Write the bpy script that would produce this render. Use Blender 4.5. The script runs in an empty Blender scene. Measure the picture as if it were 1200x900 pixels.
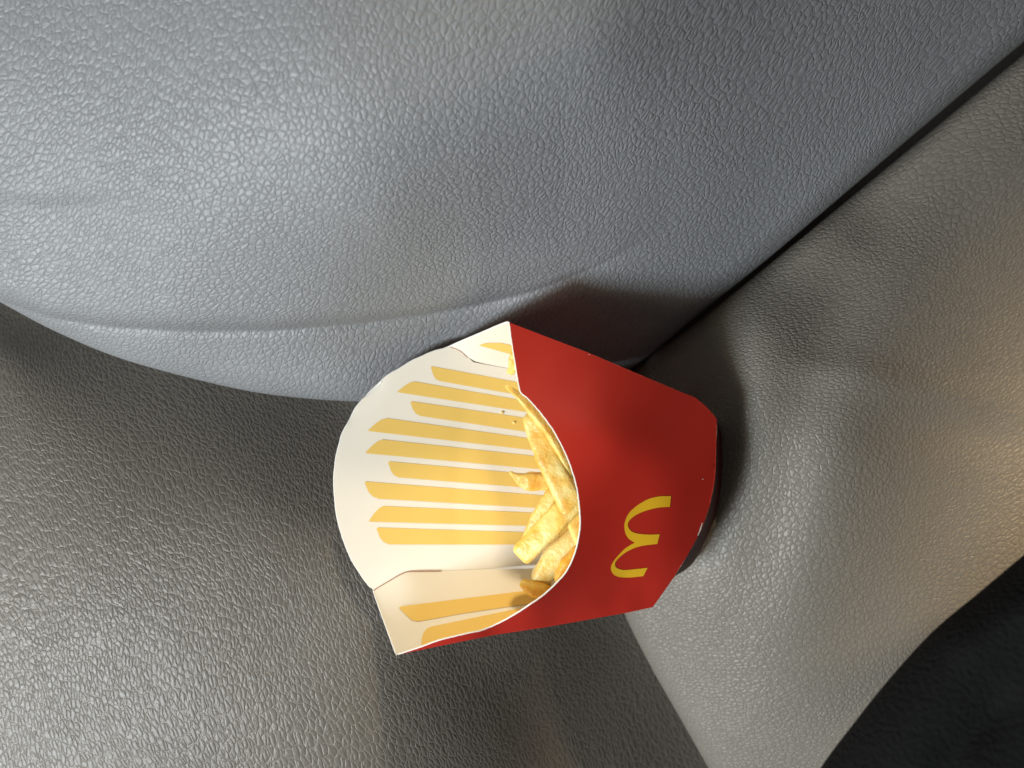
import bpy, math, random
import numpy as np
from mathutils import Vector, noise
from mathutils.geometry import delaunay_2d_cdt

random.seed(4)
sc = bpy.context.scene
C = sc.collection
D = 0.27                 # camera height above the seat plane, metres
S = 0.33 / 1200          # metres per photo pixel on the seat plane


def P(px, py, z):
    k = (D - z) / D
    return Vector(((px - 600) * S * k, (450 - py) * S * k, z))


def link(name, me, mats, parent=None, smooth=True):
    o = bpy.data.objects.new(name, me)
    C.objects.link(o)
    for m in mats:
        me.materials.append(m)
    if smooth:
        me.polygons.foreach_set('use_smooth', [True] * len(me.polygons))
    if parent:
        o.parent = parent
    return o


def empty(name, label, cat, loc=(0, 0, 0)):
    o = bpy.data.objects.new(name, None)
    C.objects.link(o)
    o.empty_display_size = 0.01
    o['label'] = label
    o['category'] = cat
    o.location = loc
    return o


def parent_keep(o, root):
    o.parent = root
    o.matrix_parent_inverse = root.matrix_world.inverted() if False else \
        __import__('mathutils').Matrix.Translation(-Vector(root.location))


# ------------------------------------------------------------------ thin plate spline
class TPS:
    def __init__(self, pts, lam=0.0):
        p = np.array(pts, float)
        self.c = p[:, :2] / 1000.0
        n = len(p)
        A = np.zeros((n + 3, n + 3))
        A[:n, :n] = self.k(self.c, self.c) + lam * np.eye(n)
        A[:n, n] = 1
        A[:n, n + 1:] = self.c
        A[n:, :n] = A[:n, n:].T
        b = np.zeros(n + 3)
        b[:n] = p[:, 2]
        self.w = np.linalg.lstsq(A, b, rcond=None)[0]

    @staticmethod
    def k(a, b):
        d2 = ((a[:, None, :] - b[None, :, :]) ** 2).sum(-1)
        return 0.5 * d2 * np.log(d2 + 1e-12)

    def many(self, x, y):
        q = np.stack([np.ravel(x), np.ravel(y)], 1) / 1000.0
        n = len(self.c)
        out = np.zeros(len(q))
        for i in range(0, len(q), 20000):
            s = q[i:i + 20000]
            out[i:i + 20000] = self.k(s, self.c) @ self.w[:n] + self.w[n] + s @ self.w[n + 1:]
        return out.reshape(np.shape(x))

    def __call__(self, x, y):
        return float(self.many(np.array([x]), np.array([y]))[0])


def catmull(pts, n):
    """n samples equally spaced along a Catmull-Rom curve through pts (any dimension)"""
    p = np.array(pts, float)
    p = np.vstack([2 * p[0] - p[1], p, 2 * p[-1] - p[-2]])
    out = []
    for i in range(1, len(p) - 2):
        for t in np.linspace(0, 1, 24, endpoint=False):
            a, b, c, d = p[i - 1], p[i], p[i + 1], p[i + 2]
            out.append(0.5 * (2 * b + (c - a) * t + (2 * a - 5 * b + 4 * c - d) * t * t + (3 * b - a - 3 * c + d) * t ** 3))
    out.append(p[-2])
    out = np.array(out)
    L = np.concatenate([[0], np.cumsum(np.linalg.norm(np.diff(out[:, :2], axis=0), axis=1))])
    s = np.linspace(0, L[-1], n)
    return np.stack([np.interp(s, L, out[:, k]) for k in range(out.shape[1])], 1)


def seg_dist(x, y, pts):
    """distance in pixels to a polyline, and the fraction along it"""
    best = np.full(np.shape(x), 1e9)
    fr = np.zeros(np.shape(x))
    pts = np.array(pts, float)
    n = len(pts) - 1
    for i in range(n):
        a, b = pts[i], pts[i + 1]
        d = b - a
        t = np.clip(((x - a[0]) * d[0] + (y - a[1]) * d[1]) / (d @ d), 0, 1)
        dd = np.hypot(x - a[0] - t * d[0], y - a[1] - t * d[1])
        m = dd < best
        best = np.where(m, dd, best)
        fr = np.where(m, (i + t) / n, fr)
    return best, fr


def groove(x, y, pts, depth, width, fade=0.25):
    d, f = seg_dist(x, y, pts)
    e = np.clip(np.minimum(f, 1 - f) / fade, 0, 1)
    e = e * e * (3 - 2 * e)
    return depth * np.exp(-(d / width) ** 2) * (0.15 + 0.85 * e)


# ------------------------------------------------------------------ materials
def mat(name):
    m = bpy.data.materials.new(name)
    m.use_nodes = True
    nt = m.node_tree
    return m, nt, nt.nodes['Principled BSDF']


def N(nt, typ, **kw):
    n = nt.nodes.new(typ)
    for k, v in kw.items():
        if k in n.inputs.keys() if isinstance(k, str) else False:
            n.inputs[k].default_value = v
        else:
            setattr(n, k, v)
    return n


def math_node(nt, op, a, b=None, clamp=False):
    n = nt.nodes.new('ShaderNodeMath')
    n.operation = op
    n.use_clamp = clamp
    for i, v in enumerate((a, b)):
        if v is None:
            continue
        if isinstance(v, (int, float)):
            n.inputs[i].default_value = v
        else:
            nt.links.new(v, n.inputs[i])
    return n.outputs[0]


def leather(name, col, scale, rot, stretch, depth, rough=0.42, crease=0.8, spec=0.5, dome=1.0, sharp=.4):
    m, nt, b = mat(name)
    L = nt.links
    tc = nt.nodes.new('ShaderNodeTexCoord')
    # slow swirl so that the grain changes direction and size over the hide
    n0 = N(nt, 'ShaderNodeTexNoise', Scale=9.0, Detail=1.0)
    L.new(tc.outputs['Object'], n0.inputs['Vector'])
    sub = nt.nodes.new('ShaderNodeVectorMath'); sub.operation = 'SUBTRACT'
    L.new(n0.outputs['Color'], sub.inputs[0]); sub.inputs[1].default_value = (.5, .5, .5)
    ma = nt.nodes.new('ShaderNodeVectorMath'); ma.operation = 'MULTIPLY_ADD'
    L.new(sub.outputs[0], ma.inputs[0]); ma.inputs[1].default_value = (.055, .055, .03)
    L.new(tc.outputs['Object'], ma.inputs[2])
    n1 = N(nt, 'ShaderNodeTexNoise', Scale=scale * 0.75, Detail=2.0)
    L.new(tc.outputs['Object'], n1.inputs['Vector'])
    sub1 = nt.nodes.new('ShaderNodeVectorMath'); sub1.operation = 'SUBTRACT'
    L.new(n1.outputs['Color'], sub1.inputs[0]); sub1.inputs[1].default_value = (.5, .5, .5)
    ma1 = nt.nodes.new('ShaderNodeVectorMath'); ma1.operation = 'MULTIPLY_ADD'
    L.new(sub1.outputs[0], ma1.inputs[0])
    w = .6 / scale
    ma1.inputs[1].default_value = (w, w, w)
    L.new(ma.outputs[0], ma1.inputs[2])
    mp = nt.nodes.new('ShaderNodeMapping')
    mp.vector_type = 'TEXTURE'
    mp.inputs['Rotation'].default_value = (0, 0, math.radians(rot))
    mp.inputs['Scale'].default_value = (stretch, 1, 1)
    L.new(ma1.outputs[0], mp.inputs['Vector'])

    def vor(sc_, feat, src):
        v = nt.nodes.new('ShaderNodeTexVoronoi')
        v.feature = feat
        v.inputs['Scale'].default_value = sc_
        v.inputs['Randomness'].default_value = .88
        L.new(src, v.inputs['Vector'])
        return v
    v1 = vor(scale, 'DISTANCE_TO_EDGE', mp.outputs[0])
    v2 = vor(scale * 1.9, 'DISTANCE_TO_EDGE', mp.outputs[0])
    v3 = vor(scale, 'F1', mp.outputs[0])
    # pebbles: rounded shoulders at every crease
    a = nt.nodes.new('ShaderNodeMapRange'); a.interpolation_type = 'SMOOTHSTEP'
    L.new(v1.outputs['Distance'], a.inputs['Value'])
    a.inputs['From Max'].default_value = 0.42
    c = nt.nodes.new('ShaderNodeMapRange'); c.interpolation_type = 'SMOOTHSTEP'
    L.new(v2.outputs['Distance'], c.inputs['Value'])
    c.inputs['From Max'].default_value = 0.35
    # creases come and go
    nz = N(nt, 'ShaderNodeTexNoise', Scale=scale * 0.45, Detail=1.0)
    L.new(tc.outputs['Object'], nz.inputs['Vector'])
    nz_m = nt.nodes.new('ShaderNodeMapRange')
    L.new(nz.outputs['Fac'], nz_m.inputs['Value'])
    nz_m.inputs['From Min'].default_value = .35; nz_m.inputs['From Max'].default_value = .62
    nz_m.inputs['To Min'].default_value = .7; nz_m.inputs['To Max'].default_value = 1.0
    s1 = nt.nodes.new('ShaderNodeMapRange'); s1.interpolation_type = 'SMOOTHSTEP'
    L.new(v1.outputs['Distance'], s1.inputs['Value'])
    s1.inputs['From Max'].default_value = 0.13
    h1 = math_node(nt, 'MULTIPLY', math_node(nt, 'ADD', math_node(nt, 'MULTIPLY', a.outputs[0], dome), math_node(nt, 'MULTIPLY', s1.outputs[0], sharp)), nz_m.outputs[0])
    h2 = math_node(nt, 'MULTIPLY', c.outputs[0], 0.22)
    h3 = math_node(nt, 'MULTIPLY', v3.outputs['Distance'], -0.25)
    fine = N(nt, 'ShaderNodeTexNoise', Scale=scale * 6, Detail=2.0)
    L.new(tc.outputs['Object'], fine.inputs['Vector'])
    h4 = math_node(nt, 'MULTIPLY', fine.outputs['Fac'], 0.05)
    h = math_node(nt, 'ADD', math_node(nt, 'ADD', h1, h2), math_node(nt, 'ADD', h3, h4))
    bp = nt.nodes.new('ShaderNodeBump')
    bp.inputs['Strength'].default_value = 1.0
    bp.inputs['Distance'].default_value = depth
    L.new(h, bp.inputs['Height'])
    L.new(bp.outputs[0], b.inputs['Normal'])
    # crease tone (darker, or lighter as a painted glint), slow tone variation
    big = N(nt, 'ShaderNodeTexNoise', Scale=22.0, Detail=3.0)
    L.new(tc.outputs['Object'], big.inputs['Vector'])
    mr = nt.nodes.new('ShaderNodeMapRange')
    L.new(big.outputs['Fac'], mr.inputs['Value'])
    mr.inputs['To Min'].default_value = .88; mr.inputs['To Max'].default_value = 1.12
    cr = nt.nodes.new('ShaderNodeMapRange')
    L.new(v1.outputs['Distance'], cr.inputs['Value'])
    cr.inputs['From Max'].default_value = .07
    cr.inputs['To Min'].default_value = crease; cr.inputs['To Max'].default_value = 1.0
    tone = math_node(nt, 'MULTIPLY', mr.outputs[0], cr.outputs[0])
    mx = nt.nodes.new('ShaderNodeVectorMath'); mx.operation = 'SCALE'
    mx.inputs[0].default_value = col
    L.new(tone, mx.inputs['Scale'])
    L.new(mx.outputs[0], b.inputs['Base Color'])
    r = nt.nodes.new('ShaderNodeMapRange')
    L.new(big.outputs['Fac'], r.inputs['Value'])
    r.inputs['To Min'].default_value = rough - .07; r.inputs['To Max'].default_value = rough + .07
    L.new(r.outputs[0], b.inputs['Roughness'])
    b.inputs['Specular IOR Level'].default_value = spec
    return m


def card(name, col, rough, spec=0.5, bump=0.00006, mottle=0.05, coat=0.0, fibre=2600, und=8.0):
    m, nt, b = mat(name)
    L = nt.links
    tc = nt.nodes.new('ShaderNodeTexCoord')
    n = N(nt, 'ShaderNodeTexNoise', Scale=70.0, Detail=5.0)
    L.new(tc.outputs['Object'], n.inputs['Vector'])
    mr = nt.nodes.new('ShaderNodeMapRange')
    L.new(n.outputs['Fac'], mr.inputs['Value'])
    mr.inputs['To Min'].default_value = 1 - mottle; mr.inputs['To Max'].default_value = 1 + mottle
    mx = nt.nodes.new('ShaderNodeVectorMath'); mx.operation = 'SCALE'
    mx.inputs[0].default_value = col
    L.new(mr.outputs[0], mx.inputs['Scale'])
    L.new(mx.outputs[0], b.inputs['Base Color'])
    b.inputs['Roughness'].default_value = rough
    b.inputs['Specular IOR Level'].default_value = spec
    b.inputs['Coat Weight'].default_value = coat
    b.inputs['Coat Roughness'].default_value = .25
    f = N(nt, 'ShaderNodeTexNoise', Scale=float(fibre), Detail=2.0)
    L.new(tc.outputs['Object'], f.inputs['Vector'])
    s = N(nt, 'ShaderNodeTexNoise', Scale=55.0, Detail=2.0)
    L.new(tc.outputs['Object'], s.inputs['Vector'])
    hh = math_node(nt, 'ADD', f.outputs['Fac'], math_node(nt, 'MULTIPLY', s.outputs['Fac'], und))
    bp = nt.nodes.new('ShaderNodeBump')
    bp.inputs['Distance'].default_value = bump
    bp.inputs['Strength'].default_value = .8
    L.new(hh, bp.inputs['Height'])
    L.new(bp.outputs[0], b.inputs['Normal'])
    return m


SEAT = (.175, .185, .192)
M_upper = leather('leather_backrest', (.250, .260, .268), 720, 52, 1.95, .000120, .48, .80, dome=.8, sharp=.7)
M_lower = leather('leather_seat', (.135, .123, .104), 690, 114, 1.95, .00011, .46, 1.4, dome=.6, sharp=.8)  # seat creases lightened: glints on the grain painted into the colour
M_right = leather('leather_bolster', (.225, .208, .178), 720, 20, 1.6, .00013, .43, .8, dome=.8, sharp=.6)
M_red = card('red_card', (.46, .022, .012), .50, .38, .00002, .03, und=2.5)
M_white = card('white_card', (.85, .795, .68), .48, .4, .00002, .02)
M_edge = card('cut_card_edge', (.88, .86, .80), .7, .3, .00002, .03)
M_yellow = card('yellow_print', (.83, .56, .14), .45, .4, .00002, .03)
M_logo = card('logo_print', (.80, .47, .02), .40, .4, .00002, .03)
M_brown = card('cut_line', (.34, .16, .11), .8, .2, .00002, .05)


def fry_mat(name, pale, gold, brown):
    m, nt, b = mat(name)
    L = nt.links
    tc = nt.nodes.new('ShaderNodeTexCoord')
    n = N(nt, 'ShaderNodeTexNoise', Scale=200.0, Detail=5.0, Roughness=.55)
    L.new(tc.outputs['Object'], n.inputs['Vector'])
    cr = nt.nodes.new('ShaderNodeValToRGB')
    cr.color_ramp.elements[0].position = .34; cr.color_ramp.elements[0].color = (*pale, 1)
    cr.color_ramp.elements[1].position = .72; cr.color_ramp.elements[1].color = (*brown, 1)
    e = cr.color_ramp.elements.new(.54); e.color = (*gold, 1)
    L.new(n.outputs['Fac'], cr.inputs['Fac'])
    L.new(cr.outputs[0], b.inputs['Base Color'])
    b.inputs['Roughness'].default_value = .38
    b.inputs['Subsurface Weight'].default_value = .35
    b.inputs['Subsurface Radius'].default_value = (1.0, .55, .2)
    b.inputs['Subsurface Scale'].default_value = .0022
    n2 = N(nt, 'ShaderNodeTexNoise', Scale=1300.0, Detail=4.0)
    L.new(tc.outputs['Object'], n2.inputs['Vector'])
    n3 = N(nt, 'ShaderNodeTexVoronoi', Scale=700.0)
    L.new(tc.outputs['Object'], n3.inputs['Vector'])
    hh = math_node(nt, 'ADD', n2.outputs['Fac'], math_node(nt, 'MULTIPLY', n3.outputs['Distance'], .6))
    bp = nt.nodes.new('ShaderNodeBump')
    bp.inputs['Distance'].default_value = .00022
    bp.inputs['Strength'].default_value = .9
    L.new(hh, bp.inputs['Height'])
    L.new(bp.outputs[0], b.inputs['Normal'])
    return m


M_fry = fry_mat('golden_fry', (.98, .78, .32), (.96, .62, .15), (.86, .44, .06))
M_fry_dark = fry_mat('browned_fry', (.97, .68, .16), (.93, .54, .08), (.78, .36, .03))
M_fry_pale = fry_mat('pale_fry', (.97, .84, .44), (.94, .74, .28), (.84, .55, .12))

M_crumb = card('crumb_yellow', (.95, .74, .30), .6, .3, .000005, .05)

# black cloth
M_cloth, nt, b = mat('black_cloth')
tc = nt.nodes.new('ShaderNodeTexCoord')
b.inputs['Base Color'].default_value = (.007, .007, .007, 1)
b.inputs['Roughness'].default_value = .95
b.inputs['Specular IOR Level'].default_value = .2
b.inputs['Sheen Weight'].default_value = .0
n = N(nt, 'ShaderNodeTexNoise', Scale=900.0, Detail=3.0)
nt.links.new(tc.outputs['Object'], n.inputs['Vector'])
n2 = N(nt, 'ShaderNodeTexNoise', Scale=45.0, Detail=3.0)
nt.links.new(tc.outputs['Object'], n2.inputs['Vector'])
bp = nt.nodes.new('ShaderNodeBump'); bp.inputs['Distance'].default_value = .0006
nt.links.new(math_node(nt, 'ADD', n.outputs['Fac'], math_node(nt, 'MULTIPLY', n2.outputs['Fac'], 1.5)), bp.inputs['Height'])
nt.links.new(bp.outputs[0], b.inputs['Normal'])


# ------------------------------------------------------------------ cushions
def grid_mesh(name, V, ni, nj):
    V = V.reshape(-1, 3)
    i, j = np.meshgrid(np.arange(ni - 1), np.arange(nj - 1), indexing='ij')
    a = (i * nj + j).ravel()
    F = np.stack([a, a + nj, a + nj + 1, a + 1], 1)
    me = bpy.data.meshes.new(name)
    me.from_pydata(V.tolist(), [], F.tolist())
    me.update()
    return me


def pw(x, y, z):
    k = (D - z) / D
    return np.stack([(x - 600) * S * k, (450 - y) * S * k, z], -1)


def padded(name, edge, far, ni, nj, zf, R, Rp, mats, parent, skirt=.035, dens=1.5, tuck=(0, 0)):
    """upholstered panel: its near edge is a rounded roll that turns under into the gap"""
    E = catmull([e[:2] for e in edge], ni)
    T = catmull(far, ni)
    t = np.linspace(0, 1, nj) ** dens
    x = E[:, None, 0] + (T - E)[:, None, 0] * t
    y = E[:, None, 1] + (T - E)[:, None, 1] * t
    d = seg_dist(x, y, E[::6, :2])[0]
    z = zf(x, y)
    q = np.clip(1 - d / Rp, 0, 1)
    roll = R * (1 - np.sqrt(np.clip(1 - q * q, 0, 1)))
    z = z - roll
    V = pw(x, y, z)
    # skirt: tucks under the roll and down into the gap
    rows = []
    for k in range(8, 0, -1):
        a = k / 8
        rows.append(pw(x[:, 0] + tuck[0] * a ** 1.5, y[:, 0] + tuck[1] * a ** 1.5, z[:, 0] - skirt * a))
    V = np.concatenate([np.stack(rows, 1), V], 1)
    me = grid_mesh(name, V, V.shape[0], V.shape[1])
    o = link(name, me, mats, parent)
    return o


seat = empty('car_seat', 'grey grained leather car seat, its padded backrest, base and side bolster meeting at dark seams', 'car seat')

# --- backrest: the big cool grey bulge over the top of the picture
crease = [(-60, 322), (0, 352), (60, 372), (130, 383), (220, 388), (320, 387), (420, 379), (500, 368), (560, 357), (620, 343), (700, 312), (790, 262)]
CX = np.array([c[0] for c in crease], float)
CY = np.array([c[1] for c in crease], float)
zU = TPS([(-250, -350, .072), (0, -100, .068), (300, -300, .084), (700, -350, .078), (1200, -300, .045),
          (-200, 200, .045), (0, 180, .050), (0, 352, .027), (200, 390, .025), (300, 100, .070), (200, 280, .047),
          (420, 380, .021), (420, 470, .008), (450, 250, .054), (530, 395, .010), (500, 430, .005), (600, 330, .025), (600, 440, -.003), (700, 250, .036),
          (680, 385, .014), (700, 345, .020), (745, 430, -.003), (700, 50, .070), (600, -20, .076), (900, 300, .005), (870, 180, .031), (1000, 60, .034), (1050, 170, .011),
          (1200, 50, .012), (1400, -110, .010), (1150, -50, .030), (100, 400, .019), (250, 445, .011)], lam=.004)


def upper_z(x, y):
    z = zU.many(x, y)
    ky = np.interp(x, CX, CY)
    A = np.interp(x, [-60, 30, 200, 400, 560, 660, 780], [.001, .006, .009, .009, .0065, .0020, 0.])
    dy = ky - y
    body = np.where(dy > 0, 1 - np.exp(-dy / 6.0), 0.) * np.exp(-np.clip(dy, 0, 1e9) / 170.0)
    z = z + A * body
    z = z - A * .10 * np.exp(-((dy + 1.0) / 5.0) ** 2)
    z = z - groove(x, y, [(-80, 238), (0, 238), (70, 243), (170, 234)], .0012, 12)
    z = z - groove(x, y, [(520, 362), (600, 340), (660, 318), (740, 286)], .0010, 14)
    fy = 238 + .02 * x
    z = z + .0030 / (1 + np.exp(-(fy - y) / 6.0)) * np.clip((230 - x) / 200, 0, 1) * np.exp(-np.clip(fy - y, 0, 1e9) / 120.0)
    return z


U_edge = [(-330, 190), (-160, 270), (-60, 322), (0, 354), (60, 386), (130, 416), (200, 437), (290, 458), (360, 467), (425, 471),
          (500, 474), (580, 474), (660, 462), (738, 432), (820, 367), (900, 303), (1000, 218), (1100, 133), (1200, 49), (1320, -48), (1480, -180)]
U_far = [(-420, -120), (-300, -330), (0, -380), (300, -400), (600, -420), (900, -420), (1150, -400), (1400, -380), (1500, -300)]
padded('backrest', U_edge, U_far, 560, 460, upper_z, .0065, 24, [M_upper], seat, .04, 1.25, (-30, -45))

# --- side bolster on the right
zR = TPS([(1200, 60, .002), (1000, 235, -.003), (900, 320, -.004), (760, 440, -.005), (800, 400, .001),
          (740, 700, -.014), (780, 800, -.018), (830, 900, -.020), (900, 1040, -.022),
          (780, 560, -.006), (830, 500, .013), (850, 600, .013), (820, 680, .006), (800, 740, -.006), (860, 860, -.008),
          (870, 480, .022), (890, 380, .016), (1000, 290, .013), (940, 430, .024), (890, 560, .0215), (865, 675, .014),
          (940, 640, .018), (920, 800, .004), (1000, 760, .007), (1100, 620, .007), (1200, 400, .001), (1200, 200, .004), (1200, 650, -.001),
          (1150, 500, .005), (1050, 400, .016), (1400, 400, -.022), (1400, 0, -.006), (1400, 900, -.022), (1050, 900, .000)], lam=.005)


def right_z(x, y):
    z = zR.many(x, y)
    z = z + groove(x, y, [(900, 428), (1000, 434), (1080, 456), (1240, 476)], .0009, 20)
    z = z - groove(x, y, [(980, 500), (1110, 505), (1260, 530)], .0009, 24)
    z = z - groove(x, y, [(1045, 150), (1030, 230), (1000, 310), (960, 400), (925, 500), (905, 600), (875, 690), (850, 790)], .0044, 46)
    return z


R_edge = [(1480, -165), (1320, -33), (1200, 63), (1100, 146), (1000, 229), (900, 311), (820, 375), (745, 433), (716, 500), (704, 580), (710, 660),
          (733, 722), (762, 780), (795, 838), (828, 896), (868, 968), (930, 1080)]
R_far = [(1560, -150), (1620, 0), (1650, 150), (1650, 400), (1650, 600), (1600, 800), (1550, 1000), (1400, 1120), (1200, 1160)]
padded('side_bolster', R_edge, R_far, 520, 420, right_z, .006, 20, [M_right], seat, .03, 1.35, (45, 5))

# --- seat base, lower left; it rolls down towards the bolster and runs on underneath
zL = TPS([(-300, 300, -.03), (0, 360, -.022), (0, 410, -.004), (0, 470, .002), (0, 600, .008), (0, 900, .009), (-300, 900, -.002), (200, 440, -.012), (200, 490, -.004),
          (300, 580, .004), (200, 700, .011), (400, 480, -.017), (400, 530, -.008), (400, 620, .003), (350, 750, .010), (300, 1000, .010),
          (480, 700, .003), (460, 850, .0065), (520, 860, .000), (540, 760, -.006), (580, 860, -.010), (640, 860, -.024), (640, 740, -.024), (720, 740, -.044),
          (740, 900, -.042), (800, 900, -.055), (860, 1000, -.065), (560, 560, -.014), (745, 430, -.045), (900, 600, -.065), (600, 300, -.045),
          (300, 300, -.045), (1200, 300, -.07), (1200, 900, -.07), (1000, 0, -.06), (300, 0, -.06), (-200, 0, -.06), (540, 1100, -.004)], lam=.001)


def lower_z(x, y):
    z = np.clip(zL.many(x, y), -.09, .03)
    z = z - groove(x, y, [(60, 860), (130, 800), (210, 770)], .0005, 40)
    return z


gx, gy = np.meshgrid(np.linspace(-420, 1560, 420), np.linspace(-200, 1250, 330), indexing='ij')
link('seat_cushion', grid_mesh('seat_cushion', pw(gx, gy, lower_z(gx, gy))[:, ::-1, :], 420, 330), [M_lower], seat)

# ------------------------------------------------------------------ sheets of card


def inside(pt, poly):
    x, y = pt
    c = False
    n = len(poly)
    for i in range(n):
        x1, y1 = poly[i]; x2, y2 = poly[i - 1]
        if (y1 > y) != (y2 > y) and x < (x2 - x1) * (y - y1) / (y2 - y1) + x1:
            c = not c
    return c


def tri(poly, step):
    poly = [tuple(map(float, p)) for p in poly]
    # subdivide the outline
    out = []
    for i, p in enumerate(poly):
        q = poly[(i + 1) % len(poly)]
        n = max(1, int(math.dist(p, q) / step))
        for k in range(n):
            out.append((p[0] + (q[0] - p[0]) * k / n, p[1] + (q[1] - p[1]) * k / n))
    xs = [p[0] for p in out]; ys = [p[1] for p in out]
    pts = list(out)
    m = len(out)
    arr = np.array(out)
    y = min(ys) + step / 2
    while y < max(ys):
        x = min(xs) + step / 2
        while x < max(xs):
            if inside((x, y), out) and np.min(np.hypot(arr[:, 0] - x, arr[:, 1] - y)) > step * .45:
                pts.append((x, y))
            x += step
        y += step
    edges = [(i, (i + 1) % m) for i in range(m)]
    v, e, f, *_ = delaunay_2d_cdt([Vector(p) for p in pts], edges, [], 1, 1e-4)
    faces = []
    for t in f:
        a, b_, c = (v[i] for i in t)
        if (b_ - a).cross(c - a) > 0:
            t = t[::-1]
        faces.append(list(t))
    return [tuple(p) for p in v], faces, out


class Mesh:
    def __init__(self):
        self.v = []; self.f = []; self.m = []

    def add(self, v, f, mi):
        o = len(self.v)
        self.v += [tuple(p) for p in v]
        for t in f:
            self.f.append([i + o for i in t]); self.m.append(mi)

    def tube(self, pts, r, mi, seg=7):
        n = len(pts)
        vs = []
        for i, p in enumerate(pts):
            t = (pts[min(i + 1, n - 1)] - pts[max(i - 1, 0)]).normalized()
            a = t.orthogonal() if False else t.cross(Vector((0, 0, 1)))
            a = a.normalized() if a.length > 1e-6 else Vector((1, 0, 0))
            b_ = t.cross(a).normalized()
            for k in range(seg):
                w = 2 * math.pi * k / seg
                vs.append(p + a * (math.cos(w) * r) + b_ * (math.sin(w) * r))
        fs = []
        for i in range(n - 1):
            for k in range(seg):
                k2 = (k + 1) % seg
                fs.append([i * seg + k, i * seg + k2, (i + 1) * seg + k2, (i + 1) * seg + k])
        fs.append(list(range(seg))); fs.append([(n - 1) * seg + k for k in range(seg)][::-1])
        self.add(vs, fs, mi)

    def build(self, name, mats, parent):
        me = bpy.data.meshes.new(name)
        me.from_pydata([tuple(p) for p in self.v], [], self.f)
        me.update()
        o = link(name, me, mats, parent)
        me.polygons.foreach_set('material_index', self.m)
        return o


TH = .00040


def sheet(M, poly, zf, top, bottom, step=9, th=TH):
    v, f, out = tri(poly, step)
    x = np.array([p[0] for p in v]); y = np.array([p[1] for p in v])
    z = zf(x, y)
    M.add(pw(x, y, z).tolist(), f, top)
    M.add(pw(x, y, z - th).tolist(), [t[::-1] for t in f], bottom)
    ox = np.array([p[0] for p in out]); oy = np.array([p[1] for p in out]); oz = zf(ox, oy)
    n = len(out)
    vv = pw(ox, oy, oz).tolist() + pw(ox, oy, oz - th).tolist()
    M.add(vv, [[i, (i + 1) % n, n + (i + 1) % n, n + i] for i in range(n)], 2)


def decal(M, poly, zf, mi, lift=.00010, step=8):
    v, f, out = tri(poly, step)
    x = np.array([p[0] for p in v]); y = np.array([p[1] for p in v])
    M.add(pw(x, y, zf(x, y) + lift).tolist(), f, mi)


def edge_line(M, pts, zf, r, mi, dz=-TH / 2, n=None, jit=0.0):
    c = catmull(pts, n or max(6, int(sum(math.dist(pts[i][:2], pts[i + 1][:2]) for i in range(len(pts) - 1)) / 3)))
    zz = zf(c[:, 0], c[:, 1]) + dz
    M.tube([P(c[i, 0] + random.uniform(-jit, jit), c[i, 1] + random.uniform(-jit, jit), zz[i]) for i in range(len(c))], r, mi)


carton_loc = P(620, 580, .0)
carton = empty('fries_carton', 'open red fries carton with a yellow arches logo and striped lining, on the seat', 'food carton', carton_loc)


def into(o, root=carton):
    o.matrix_parent_inverse = __import__('mathutils').Matrix.Translation(-Vector(root.location))
    return o


# --- back panel
arch = [(527, 406), (505, 413), (484.6, 422), (461, 436), (441.6, 451), (427, 466), (415, 482), (405, 500), (398.6, 517.6), (393.5, 538), (391.5, 560.6),
        (392, 580), (394, 599), (398.5, 620), (406, 642), (413.5, 658), (422.5, 673), (437.5, 692)]
arch_s = [tuple(p) for p in catmull(arch, 90)]
arch_s = [(x + .7 * math.sin(i * .55) * (1 if 14 < i < 44 else .2), y + .35 * math.sin(i * .9)) for i, (x, y) in enumerate(arch_s)]
cut_up = [(527, 406), (540, 411.5), (555, 424.5), (568, 427), (593, 431.5), (625, 437)]
cut_lo = [(437.5, 692), (455, 681.5), (475, 670.5), (490, 669.6), (517, 669.3), (560, 667.5), (630, 666)]
zB0 = TPS([(527, 406, .015), (437, 692, .014), (391, 560, .0165), (430, 460, .0165), (405, 642, .016), (470, 560, .0135), (540, 560, .0115),
           (540, 470, .012), (540, 640, .011), (620, 440, .010), (640, 560, .009), (620, 665, .009), (800, 490, .006), (830, 580, .006), (770, 670, .006)])


def zB(x, y):
    x = np.asarray(x, float); y = np.asarray(y, float)
    z = zB0.many(x, y)
    z = z - groove(x, y, [(560, 430), (538, 520), (534, 600), (541, 668)], .0002, 9)
    z = z - groove(x, y, [(400, 500), (430, 470), (450, 440)], .0006, 6)
    return z


back_poly = arch_s + cut_lo[1:] + [(770, 670), (810, 640), (838, 575), (834, 520), (800, 490), (700, 455)] + cut_up[::-1][:-1]
MB_ = Mesh()
sheet(MB_, back_poly, zB, 0, 1)
edge_line(MB_, arch_s[::2], zB, .00024, 2, jit=.12)
# torn fibres where the rim of the card is rubbed
edge_line(MB_, [(424, 467), (430, 464), (436, 459), (444, 452), (447, 447)], zB, .00022, 2, dz=.0001)


def ext(a, b, dx):
    return (b[0] + dx, b[1] + (b[1] - a[1]) / (b[0] - a[0]) * dx)


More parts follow.
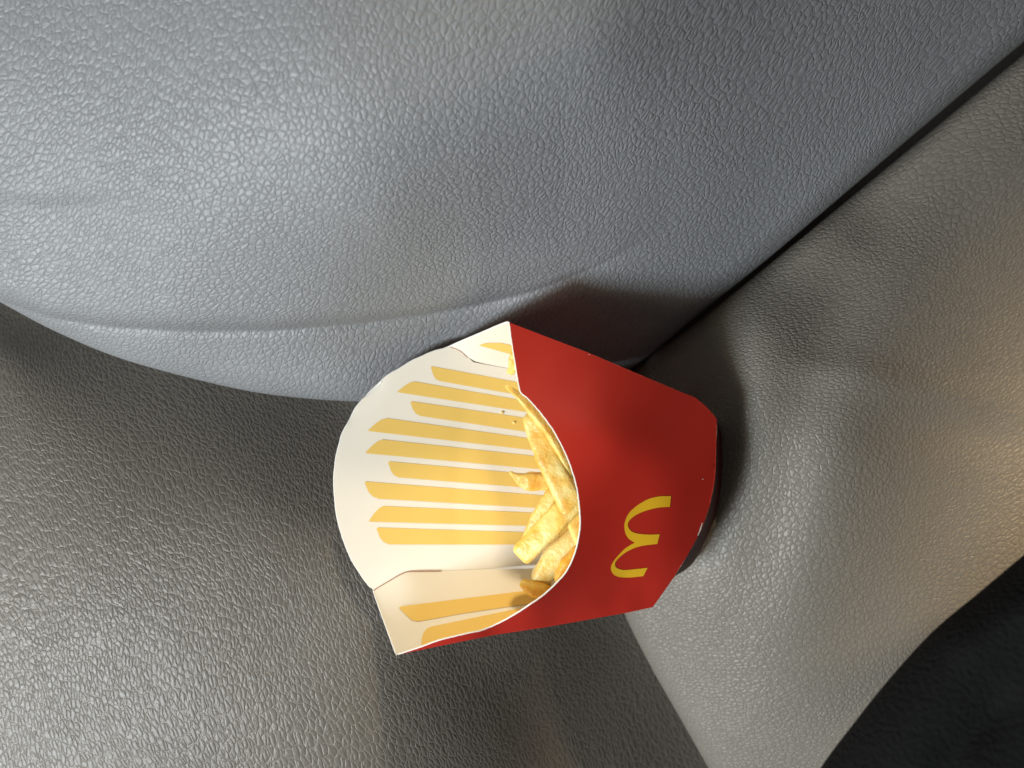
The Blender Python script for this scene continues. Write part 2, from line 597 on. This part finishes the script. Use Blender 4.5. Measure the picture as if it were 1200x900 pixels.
# printed stripes: (top-left..., top right, bottom right, bottom-left ...)
def stripe(kind, tl, tr, bl, br, dx=45):
    tr2 = ext(tl, tr, dx); br2 = ext(bl, br, dx + (tr[0] - br[0]))
    if kind == 'down':      # rounded lower-left, sharp-ish upper-left
        left = [(bl[0], bl[1]), (bl[0] - 6, bl[1] - 2.5), (tl[0] + 1.5, tl[1] + 7), (tl[0] - .6, tl[1] + 2), (tl[0] + 1, tl[1])]
        left = [bl, (bl[0] - (bl[0] - tl[0]) * .45, bl[1] - (bl[1] - tl[1]) * .14), (bl[0] - (bl[0] - tl[0]) * .75, bl[1] - (bl[1] - tl[1]) * .40),
                (tl[0] + .6, bl[1] - (bl[1] - tl[1]) * .80), (tl[0] - .4, tl[1] + 1.6), (tl[0] + 1.4, tl[1] + .2)]
        return [tr2, br2] + left
    # 'tip': pointed lower-left, curved shoulder upper-left
    tip = bl
    return [tr2, br2, (tip[0] + 2, tip[1] + .3), (tip[0], tip[1] - .6), (tip[0] + (tl[0] - tip[0]) * .4, tip[1] + (tl[1] - tip[1]) * .58),
            (tip[0] + (tl[0] - tip[0]) * .7, tip[1] + (tl[1] - tip[1]) * .88), tl]


stripes = [
    ('down', (505, 429), (606, 447.8), (515, 446.5), (600, 461.5)),
    ('tip', (486, 447), (611, 469), (465.5, 459.6), (618, 483)),
    ('down', (481, 470), (618, 490), (493, 487.5), (623, 507)),
    ('tip', (453.5, 490), (622, 514), (431, 505), (628, 528)),
    ('tip', (449, 515), (623, 534), (428, 531), (630, 549.6)),
    ('down', (455, 540.5), (630, 556.5), (467, 559.5), (649, 574)),
    ('down', (427.5, 564), (637, 580.6), (444, 584.5), (633, 595.5)),
    ('tip', (450, 593), (628, 601), (432, 611), (618, 616.3)),
    ('down', (441.5, 618), (616, 623.6), (456, 638), (609, 638.2)),
]
for s_ in stripes:
    decal(MB_, stripe(*s_), zB, 3)
into(MB_.build('back_panel', [M_white, M_red, M_edge, M_yellow], carton))

# --- front panel
scoop = [(597, 378), (598.5, 393), (602, 415), (606, 440), (609.5, 458), (613, 462), (622, 470.5), (637, 488), (652, 510), (666, 539), (675, 567),
         (679, 595), (679.5, 620), (674, 647), (664, 669), (651, 684), (637, 697), (622, 707.5), (596, 724), (567, 737.5), (545, 742.5), (515, 750), (490, 759), (465, 767)]
scoop_s = [tuple(p) for p in catmull(scoop, 150)]
zF0 = TPS([(597, 378, .044), (465, 767, .042), (609, 458, .047), (679, 600, .050), (622, 707, .047), (560, 740, .043), (660, 540, .0495),
           (720, 429, .038), (815, 465, .031), (840, 490, .031), (840, 560, .032), (822, 620, .031), (765, 712, .026), (735, 718, .028),
           (650, 731, .034), (580, 742, .039), (760, 560, .041), (720, 640, .042), (700, 500, .046), (800, 570, .037), (780, 650, .035)])


def zF(x, y):
    x = np.asarray(x, float); y = np.asarray(y, float)
    z = zF0.many(x, y)
    z = z - groove(x, y, [(640, 430), (690, 470), (740, 478), (830, 500)], .0005, 30)
    z = z + groove(x, y, [(690, 510), (760, 540), (800, 640)], .0008, 30)
    z = z - groove(x, y, [(700, 715), (735, 690), (770, 700)], .0010, 16)
    return z


fold_up = [(597, 378), (640, 394.5), (690, 413.5), (745, 437), (797, 459), (815, 466)]
end_edge = [(815, 466), (828, 477), (840, 491), (839.5, 520), (838, 560), (832, 592), (822, 621), (806, 650), (790, 676), (765, 711.5)]
fold_lo = [(765, 711.5), (735, 718), (690, 726), (640, 735), (580, 744), (520, 756), (465, 767.6)]
front_poly = scoop_s[:-1] + fold_lo[::-1][:-1] + end_edge[::-1][:-1] + fold_up[::-1][:-1]
MF = Mesh()
sheet(MF, front_poly, zF, 0, 1)
edge_line(MF, scoop_s[1::2], zF, .00021, 2, jit=.15)
edge_line(MF, [(839, 498), (838.5, 520), (837, 560), (831, 592)], zF, .00022, 0)
# worn specks where the red print has rubbed off
for cx, cy, w_, h_ in [(823.5, 561.5, 1.1, .6), (690.5, 415.5, .8, .4)]:
    decal(MF, [(cx - w_, cy), (cx - w_ * .2, cy - h_), (cx + w_, cy - h_ * .3), (cx + w_ * .5, cy + h_)], zF, 1, step=1)
decal(MF, [(821.8, 615), (822.6, 612.5), (823.4, 613), (821.6, 620.5), (818, 628), (817.4, 627.4)], zF, 1, step=2)
front = into(MF.build('front_panel', [M_red, M_white, M_edge], carton))
# logo on the front panel
logo_px = [(510, 113), (440, 115), (370, 132), (300, 172), (245, 225), (222, 285), (225, 335), (245, 375), (285, 402), (230, 435), (180, 485), (143, 535),
           (138, 570), (155, 600), (190, 615), (250, 618), (338, 610), (365, 558), (300, 565), (220, 572), (175, 560), (162, 540), (170, 515), (205, 480),
           (260, 445), (330, 422), (425, 410), (440, 350), (370, 352), (300, 345), (262, 330), (243, 300), (248, 270), (285, 235), (350, 205), (430, 185), (503, 180)]
corners = {0, 8, 16, 17, 26, 27, 36}


def smooth_poly(pts, corners):
    """Catmull-Rom between corners"""
    n = len(pts); cs = sorted(corners); out = []
    for a, b_ in zip(cs, cs[1:] + [cs[0] + n]):
        run = [pts[i % n] for i in range(a, b_ + 1)]
        if len(run) > 2:
            out += [tuple(p) for p in catmull(run, len(run) * 4)][:-1]
        else:
            out.append(run[0])
    return out


logo = [(690 + x / 5.294, 560 + y / 5.294) for x, y in smooth_poly(logo_px, corners)]
ML = Mesh()
v, f, out = tri(logo, 3.0)
x = np.array([p[0] for p in v]); y = np.array([p[1] for p in v])
ML.add(pw(x, y, zF(x, y) + .00012).tolist(), f, 0)
lg = ML.build('arches_logo', [M_logo], front)
lg['label'] = 'yellow double-arch emblem, turned on its side with the legs to the right'

# --- side panels
zSU = TPS([(527, 406, .0148), (597, 378, .0436), (560, 392, .028), (555, 424.5, .0118), (600, 433, .0105), (601, 410, .024), (815, 466, .0305), (700, 417, .036), (700, 455, .009),
           (800, 490, .0062), (620, 437, .0101)])
zSL = TPS([(437.5, 692, .0145), (465, 767, .0416), (451, 730, .027), (475, 670.5, .0128), (517, 669.3, .0117), (570, 667, .0105), (520, 712, .0235), (520, 756, .0402),
           (600, 700, .022), (600, 741, .036), (765, 711.5, .0255), (765, 672, .006), (680, 664, .0085), (690, 726, .029), (640, 735, .033)])
MS = Mesh()
up_poly = [(527.6, 405.6), (560, 391), (594, 378), (597, 378)] + fold_up[1:] + [(800, 490), (700, 455)] + cut_up[::-1][:-1]
sheet(MS, up_poly, zSU.many, 0, 1, 8)
edge_line(MS, [(527.6, 405.6), (541, 399.5), (560, 391.5), (580, 383), (594, 377.6), (597, 378.2)], zSU.many, .00026, 2, jit=.1)
decal(MS, [(561, 405), (566, 403), (572, 402), (587, 402), (598, 404.5), (612, 409), (616, 420), (599, 415.5), (580, 410)], zSU.many, 3, .0004, step=4)
edge_line(MS, cut_up[:-1], zSU.many, .00017, 4, dz=.00010)
into(MS.build('side_panel', [M_white, M_red, M_edge, M_yellow, M_brown], carton))
MS = Mesh()
lo_poly = [(437.5, 692), (443, 708), (451, 730), (459, 752), (465, 767)] + [(p[0] - 2, p[1] - 3.2) for p in fold_lo[::-1][1:]] + [(765, 672), (680, 664)] + cut_lo[::-1][:-1]
sheet(MS, lo_poly, zSL.many, 0, 1, 8)
edge_line(MS, [(437.5, 692), (443, 708), (451, 730), (459, 752), (464.5, 767)], zSL.many, .00026, 2, jit=.1)
decal(MS, [(467.5, 712), (470, 710.6), (490, 708), (545, 701), (620, 691.7), (650, 688), (650, 702), (620, 707.5), (545, 718.5), (500, 726.6), (489, 728.4), (482, 726.5), (474, 719)], zSL.many, 3, .0002, step=5)
decal(MS, [(494, 757), (493.8, 750), (496, 742), (500, 736.5), (506, 734), (540, 727), (603, 714), (640, 706), (650, 712), (600, 731), (560, 741), (530, 747)], zSL.many, 3, .0002, step=5)
edge_line(MS, cut_lo[:-2], zSL.many, .00012, 4, dz=.00012)
into(MS.build('side_panel', [M_white, M_red, M_edge, M_yellow, M_brown], carton))

# --- folded bottom end
ME = Mesh()
A = catmull(end_edge, 40)
Bk = catmull([(800, 488), (822, 488), (845, 500), (848, 530), (846, 566), (840, 600), (828, 630), (812, 660), (790, 676), (768, 690)], 40)
za = zF(A[:, 0], A[:, 1]) - .0003
vs = []
for i in range(40):
    for k in range(8):
        t = k / 7
        z = za[i] * (1 - t) + .010 * t
        s2 = math.sin(t * math.pi / 2)
        bow = -2.5 * math.sin(math.pi * t)
        vs.append(P(A[i, 0] * (1 - s2) + Bk[i, 0] * s2 + bow, A[i, 1] * (1 - s2) + Bk[i, 1] * s2, z))
fs = [[i * 8 + k, i * 8 + k + 1, (i + 1) * 8 + k + 1, (i + 1) * 8 + k] for i in range(39) for k in range(7)]
ME.add(vs, fs, 0)
M_red_shade = card('red_card_end_shade', (.10, .012, .008), .6, .2, .00002, .05)  # same red card, darkened: shade at this end painted into the colour
into(ME.build('bottom_panel', [M_red_shade], carton))

# ------------------------------------------------------------------ fries


def fry(name, label, pts, w, matr, seed, tip0=.8, tip1=.9, flat=.9, group='fries inside the carton', cat='french fry', twist=.3, bump=1.0):
    rnd = random.Random(seed)
    c = catmull(pts, 46)
    pos = [P(*p) for p in c]
    n = len(pos)
    mid = pos[0]
    seg = 28
    roll0 = rnd.uniform(-.3, .3)
    vs = []
    W = w * S * .535
    for i, p in enumerate(pos):
        t = (pos[min(i + 1, n - 1)] - pos[max(i - 1, 0)]).normalized()
        a = t.cross(Vector((0, 0, 1))).normalized()
        b_ = a.cross(t).normalized()
        u = i / (n - 1)
        # blunt cut ends with rounded rims
        e = 1.0
        L = 3.2 / n
        if u < L: e = tip0 * (.30 + .70 * math.sqrt(1 - (1 - u / L) ** 2))
        elif u > 1 - L: e = tip1 * (.30 + .70 * math.sqrt(1 - ((u - 1 + L) / L) ** 2))
        else:
            e = tip0 + (1 - tip0) * min(1, (u - L) * 4) if u < .4 else tip1 + (1 - tip1) * min(1, (1 - L - u) * 4)
        r = W * e * (1 + .10 * noise.noise(Vector((u * 5, seed * 3.1, 0))))
        th0 = roll0 + twist * u
        for k in range(seg):
            w_ = 2 * math.pi * k / seg
            cx, sx = math.cos(w_), math.sin(w_)
            q = (abs(cx) ** 6 + abs(sx) ** 6) ** (-1 / 6) * .92
            X = cx * q; Y = sx * q * flat
            x2 = X * math.cos(th0) - Y * math.sin(th0); y2 = X * math.sin(th0) + Y * math.cos(th0)
            q3 = p + a * (x2 * r) + b_ * (y2 * r)
            d = noise.noise(q3 * 300 + Vector((seed, 0, 0))) * .00030 * bump + noise.noise(q3 * 900 + Vector((seed, 5, 0))) * .00008 * bump
            q3 += (q3 - p).normalized() * d
            vs.append(q3 - mid)
    fs = [[i * seg + k, i * seg + (k + 1) % seg, (i + 1) * seg + (k + 1) % seg, (i + 1) * seg + k] for i in range(n - 1) for k in range(seg)]
    vs.append(pos[0] - mid); vs.append(pos[-1] - mid)
    for k in range(seg):
        fs.append([n * seg, (k + 1) % seg, k])
        fs.append([n * seg + 1, (n - 1) * seg + k, (n - 1) * seg + (k + 1) % seg])
    me = bpy.data.meshes.new(name)
    me.from_pydata([tuple(v) for v in vs], [], fs)
    me.update()
    o = link(name, me, [matr])
    o.location = mid
    o['label'] = label; o['category'] = cat
    if group: o['group'] = group
    return o


fry('french_fry', 'long pale gold fry along the curved front rim, just below the thin fry',
    [(621, 482, .036), (630, 508, .036), (644, 540, .037), (658, 568, .037), (672, 600, .036), (690, 640, .032)], 25, M_fry, 1, .75, .9)
fry('french_fry', 'thin pointed fry at the top of the rim, just under the small nub',
    [(592, 451.5, .0405), (602, 459, .0400), (614, 470, .0395), (632, 490, .0395), (650, 515, .0395), (672, 560, .038)], 11, M_fry, 2, .5, .9, .75)
fry('french_fry', 'small yellow nub poking out highest, beside the cut in the upper side flap',
    [(597, 437, .028), (601, 430, .030), (606, 417, .031), (618, 400, .032)], 13, M_fry, 3, .65, .9)
fry('french_fry', 'short pointed fry lying on the stripes and pointing left, under the long pale fry',
    [(597, 553, .0225), (608, 560.5, .0225), (622, 564, .0225), (642, 563, .022), (668, 556, .020)], 21, M_fry, 4, .22, .9, .8)
fry('french_fry', 'narrow fry half hidden behind the thick slanting fry in the middle of the opening',
    [(615, 634, .0225), (626, 612, .024), (641, 589, .0255), (654, 571, .0255), (675, 548, .024)], 14, M_fry, 5, .6, .9)
fry('french_fry', 'thick golden slanting fry with a blunt lower end, the largest in the opening',
    [(609, 653, .034), (622, 640, .035), (643, 619, .036), (664, 598, .036), (690, 572, .035)], 27, M_fry, 6, .85, .95, .9)
fry('french_fry', 'pale floury fry just below the thick slanting one',
    [(631, 686, .024), (640, 668, .025), (655, 648, .0255), (672, 631, .0255), (700, 608, .024)], 26, M_fry_pale, 7, .85, .95)
fry('french_fry', 'browned curved fry tucked against the rim at the lower right of the opening',
    [(657, 684, .031), (663, 669, .032), (674, 655, .032), (692, 643, .031)], 19, M_fry_dark, 8, .85, .95)
fry('french_fry', 'lowest fry in the opening, short with a ragged left tip over the lower stripe',
    [(610, 682, .026), (620, 687, .026), (637, 694, .027), (662, 706, .027)], 18, M_fry_dark, 9, .6, .95)
fry('french_fry', 'tiny pale fry end showing between the long fry and the left-pointing fry',
    [(631, 541, .0185), (634, 533, .019), (645, 515, .019)], 10, M_fry_pale, 10, .8, .9)
fry('french_fry', 'pale sliver of a fry deep in the carton, left of the narrow fry',
    [(634, 596, .0165), (644, 578, .017), (652, 560, .017), (664, 540, .016)], 11, M_fry_pale, 12, .7, .9)

for k, (cx, cy, r, lab) in enumerate([(588, 483.5, 1.5, 'tiny yellow crumb on the white gap beside the third stripe'),
                                      (602, 495, 1.4, 'tiny yellow crumb on the third stripe, right of the other stripe crumb')]):
    z = float(zB(cx, cy)) + .0003
    fry('crumb', lab, [(cx - r, cy, z), (cx, cy + .3, z), (cx + r, cy + .8, z)], r * 1.7, M_crumb, 30 + k, .8, .8, .8, 'crumbs on the striped lining', 'crumb', bump=.25)

# ------------------------------------------------------------------ black cloth, lower right corner, nearer the lens
edge_b = [(1330, 545), (1262, 600), (1200, 650), (1150, 692), (1095, 738), (1045, 792), (1000, 848), (958, 905), (900, 1000), (860, 1100)]
zC = TPS([(1200, 650, .088), (958, 905, .088), (1300, 760, .105), (1130, 960, .105), (1100, 740, .089), (1450, 900, .115), (1200, 1150, .11), (1200, 820, .10), (1060, 900, .097),
          (1330, 545, .09), (900, 1000, .09), (1500, 700, .11)])


def cloth_z(x, y):
    return zC.many(x, y) - groove(x, y, [(1080, 960), (1120, 880), (1200, 800)], .002, 22) + groove(x, y, [(1100, 780), (1180, 720), (1240, 700)], .0015, 25)


bl = padded('black_cloth', edge_b, [(1600, 560), (1620, 700), (1620, 850), (1550, 1000), (1450, 1120), (1300, 1200), (1100, 1250)], 160, 120, cloth_z, .012, 60, [M_cloth], None, .045, 1.3, (40, 35))
bl['label'] = 'out-of-focus black cloth of a garment over the lower right corner of the seat'
bl['category'] = 'clothing'

# ------------------------------------------------------------------ light


def area(name, loc, target, size, size_y, power, col):
    l = bpy.data.lights.new(name, 'AREA')
    l.shape = 'RECTANGLE'
    l.size = size; l.size_y = size_y
    l.energy = power
    l.color = col
    o = bpy.data.objects.new(name, l)
    C.objects.link(o)
    o.location = loc
    o.rotation_euler = (Vector(target) - Vector(loc)).to_track_quat('-Z', 'Y').to_euler()
    return o


area('window_light', (-.55, -.41, .56), (0, 0, 0), .17, .17, 8.0, (.77, .885, 1.0))
area('warm_fill_light', (-.52, -.34, .50), (-.1, 0, 0), .30, .30, 2.6, (1.0, .83, .57))  # unseen warm fill, placed for the highlight at the lower left
sp = bpy.data.lights.new('added_bolster_spot', 'SPOT')  # unseen warm spot, cone narrowed to light only the bolster
sp.energy = 22.0
sp.color = (1.0, .76, .48)
sp.shadow_soft_size = .05
sp.spot_size = math.radians(15)
sp.spot_blend = .75
so = bpy.data.objects.new('added_bolster_spot', sp)
C.objects.link(so)
so.location = (.50, .30, .235)
so.rotation_euler = (Vector((.190, -.034, .0)) - so.location).to_track_quat('-Z', 'Y').to_euler()
sp = bpy.data.lights.new('added_flap_spot', 'SPOT')  # added unseen spot that brightens the carton's lower flap and lining
sp.energy = 11.0
sp.color = (1.0, .84, .60)
sp.shadow_soft_size = .03
sp.spot_size = math.radians(13)
sp.spot_blend = .9
so = bpy.data.objects.new('added_flap_spot', sp)
C.objects.link(so)
so.location = (.03, .50, .35)
so.rotation_euler = (Vector((-.018, -.068, .03)) - so.location).to_track_quat('-Z', 'Y').to_euler()
w = bpy.data.worlds.new('World')
sc.world = w
w.use_nodes = True
w.node_tree.nodes['Background'].inputs['Color'].default_value = (.64, .58, .53, 1)
w.node_tree.nodes['Background'].inputs['Strength'].default_value = .14

# ------------------------------------------------------------------ camera
cam = bpy.data.cameras.new('camera')
cam.sensor_width = 36
cam.lens = 36 * D / (1200 * S)
cam.clip_start = .01; cam.clip_end = 50
cam.dof.use_dof = True
cam.dof.focus_distance = D - .030
cam.dof.aperture_fstop = 10.0
co = bpy.data.objects.new('camera', cam)
C.objects.link(co)
co.location = (0, 0, D)
sc.camera = co
sc.view_settings.view_transform = 'Standard'
sc.view_settings.look = 'None'
sc.view_settings.exposure = 0
sc.view_settings.gamma = 1
sc.cycles.use_denoising = True
sc.cycles.max_bounces = 6
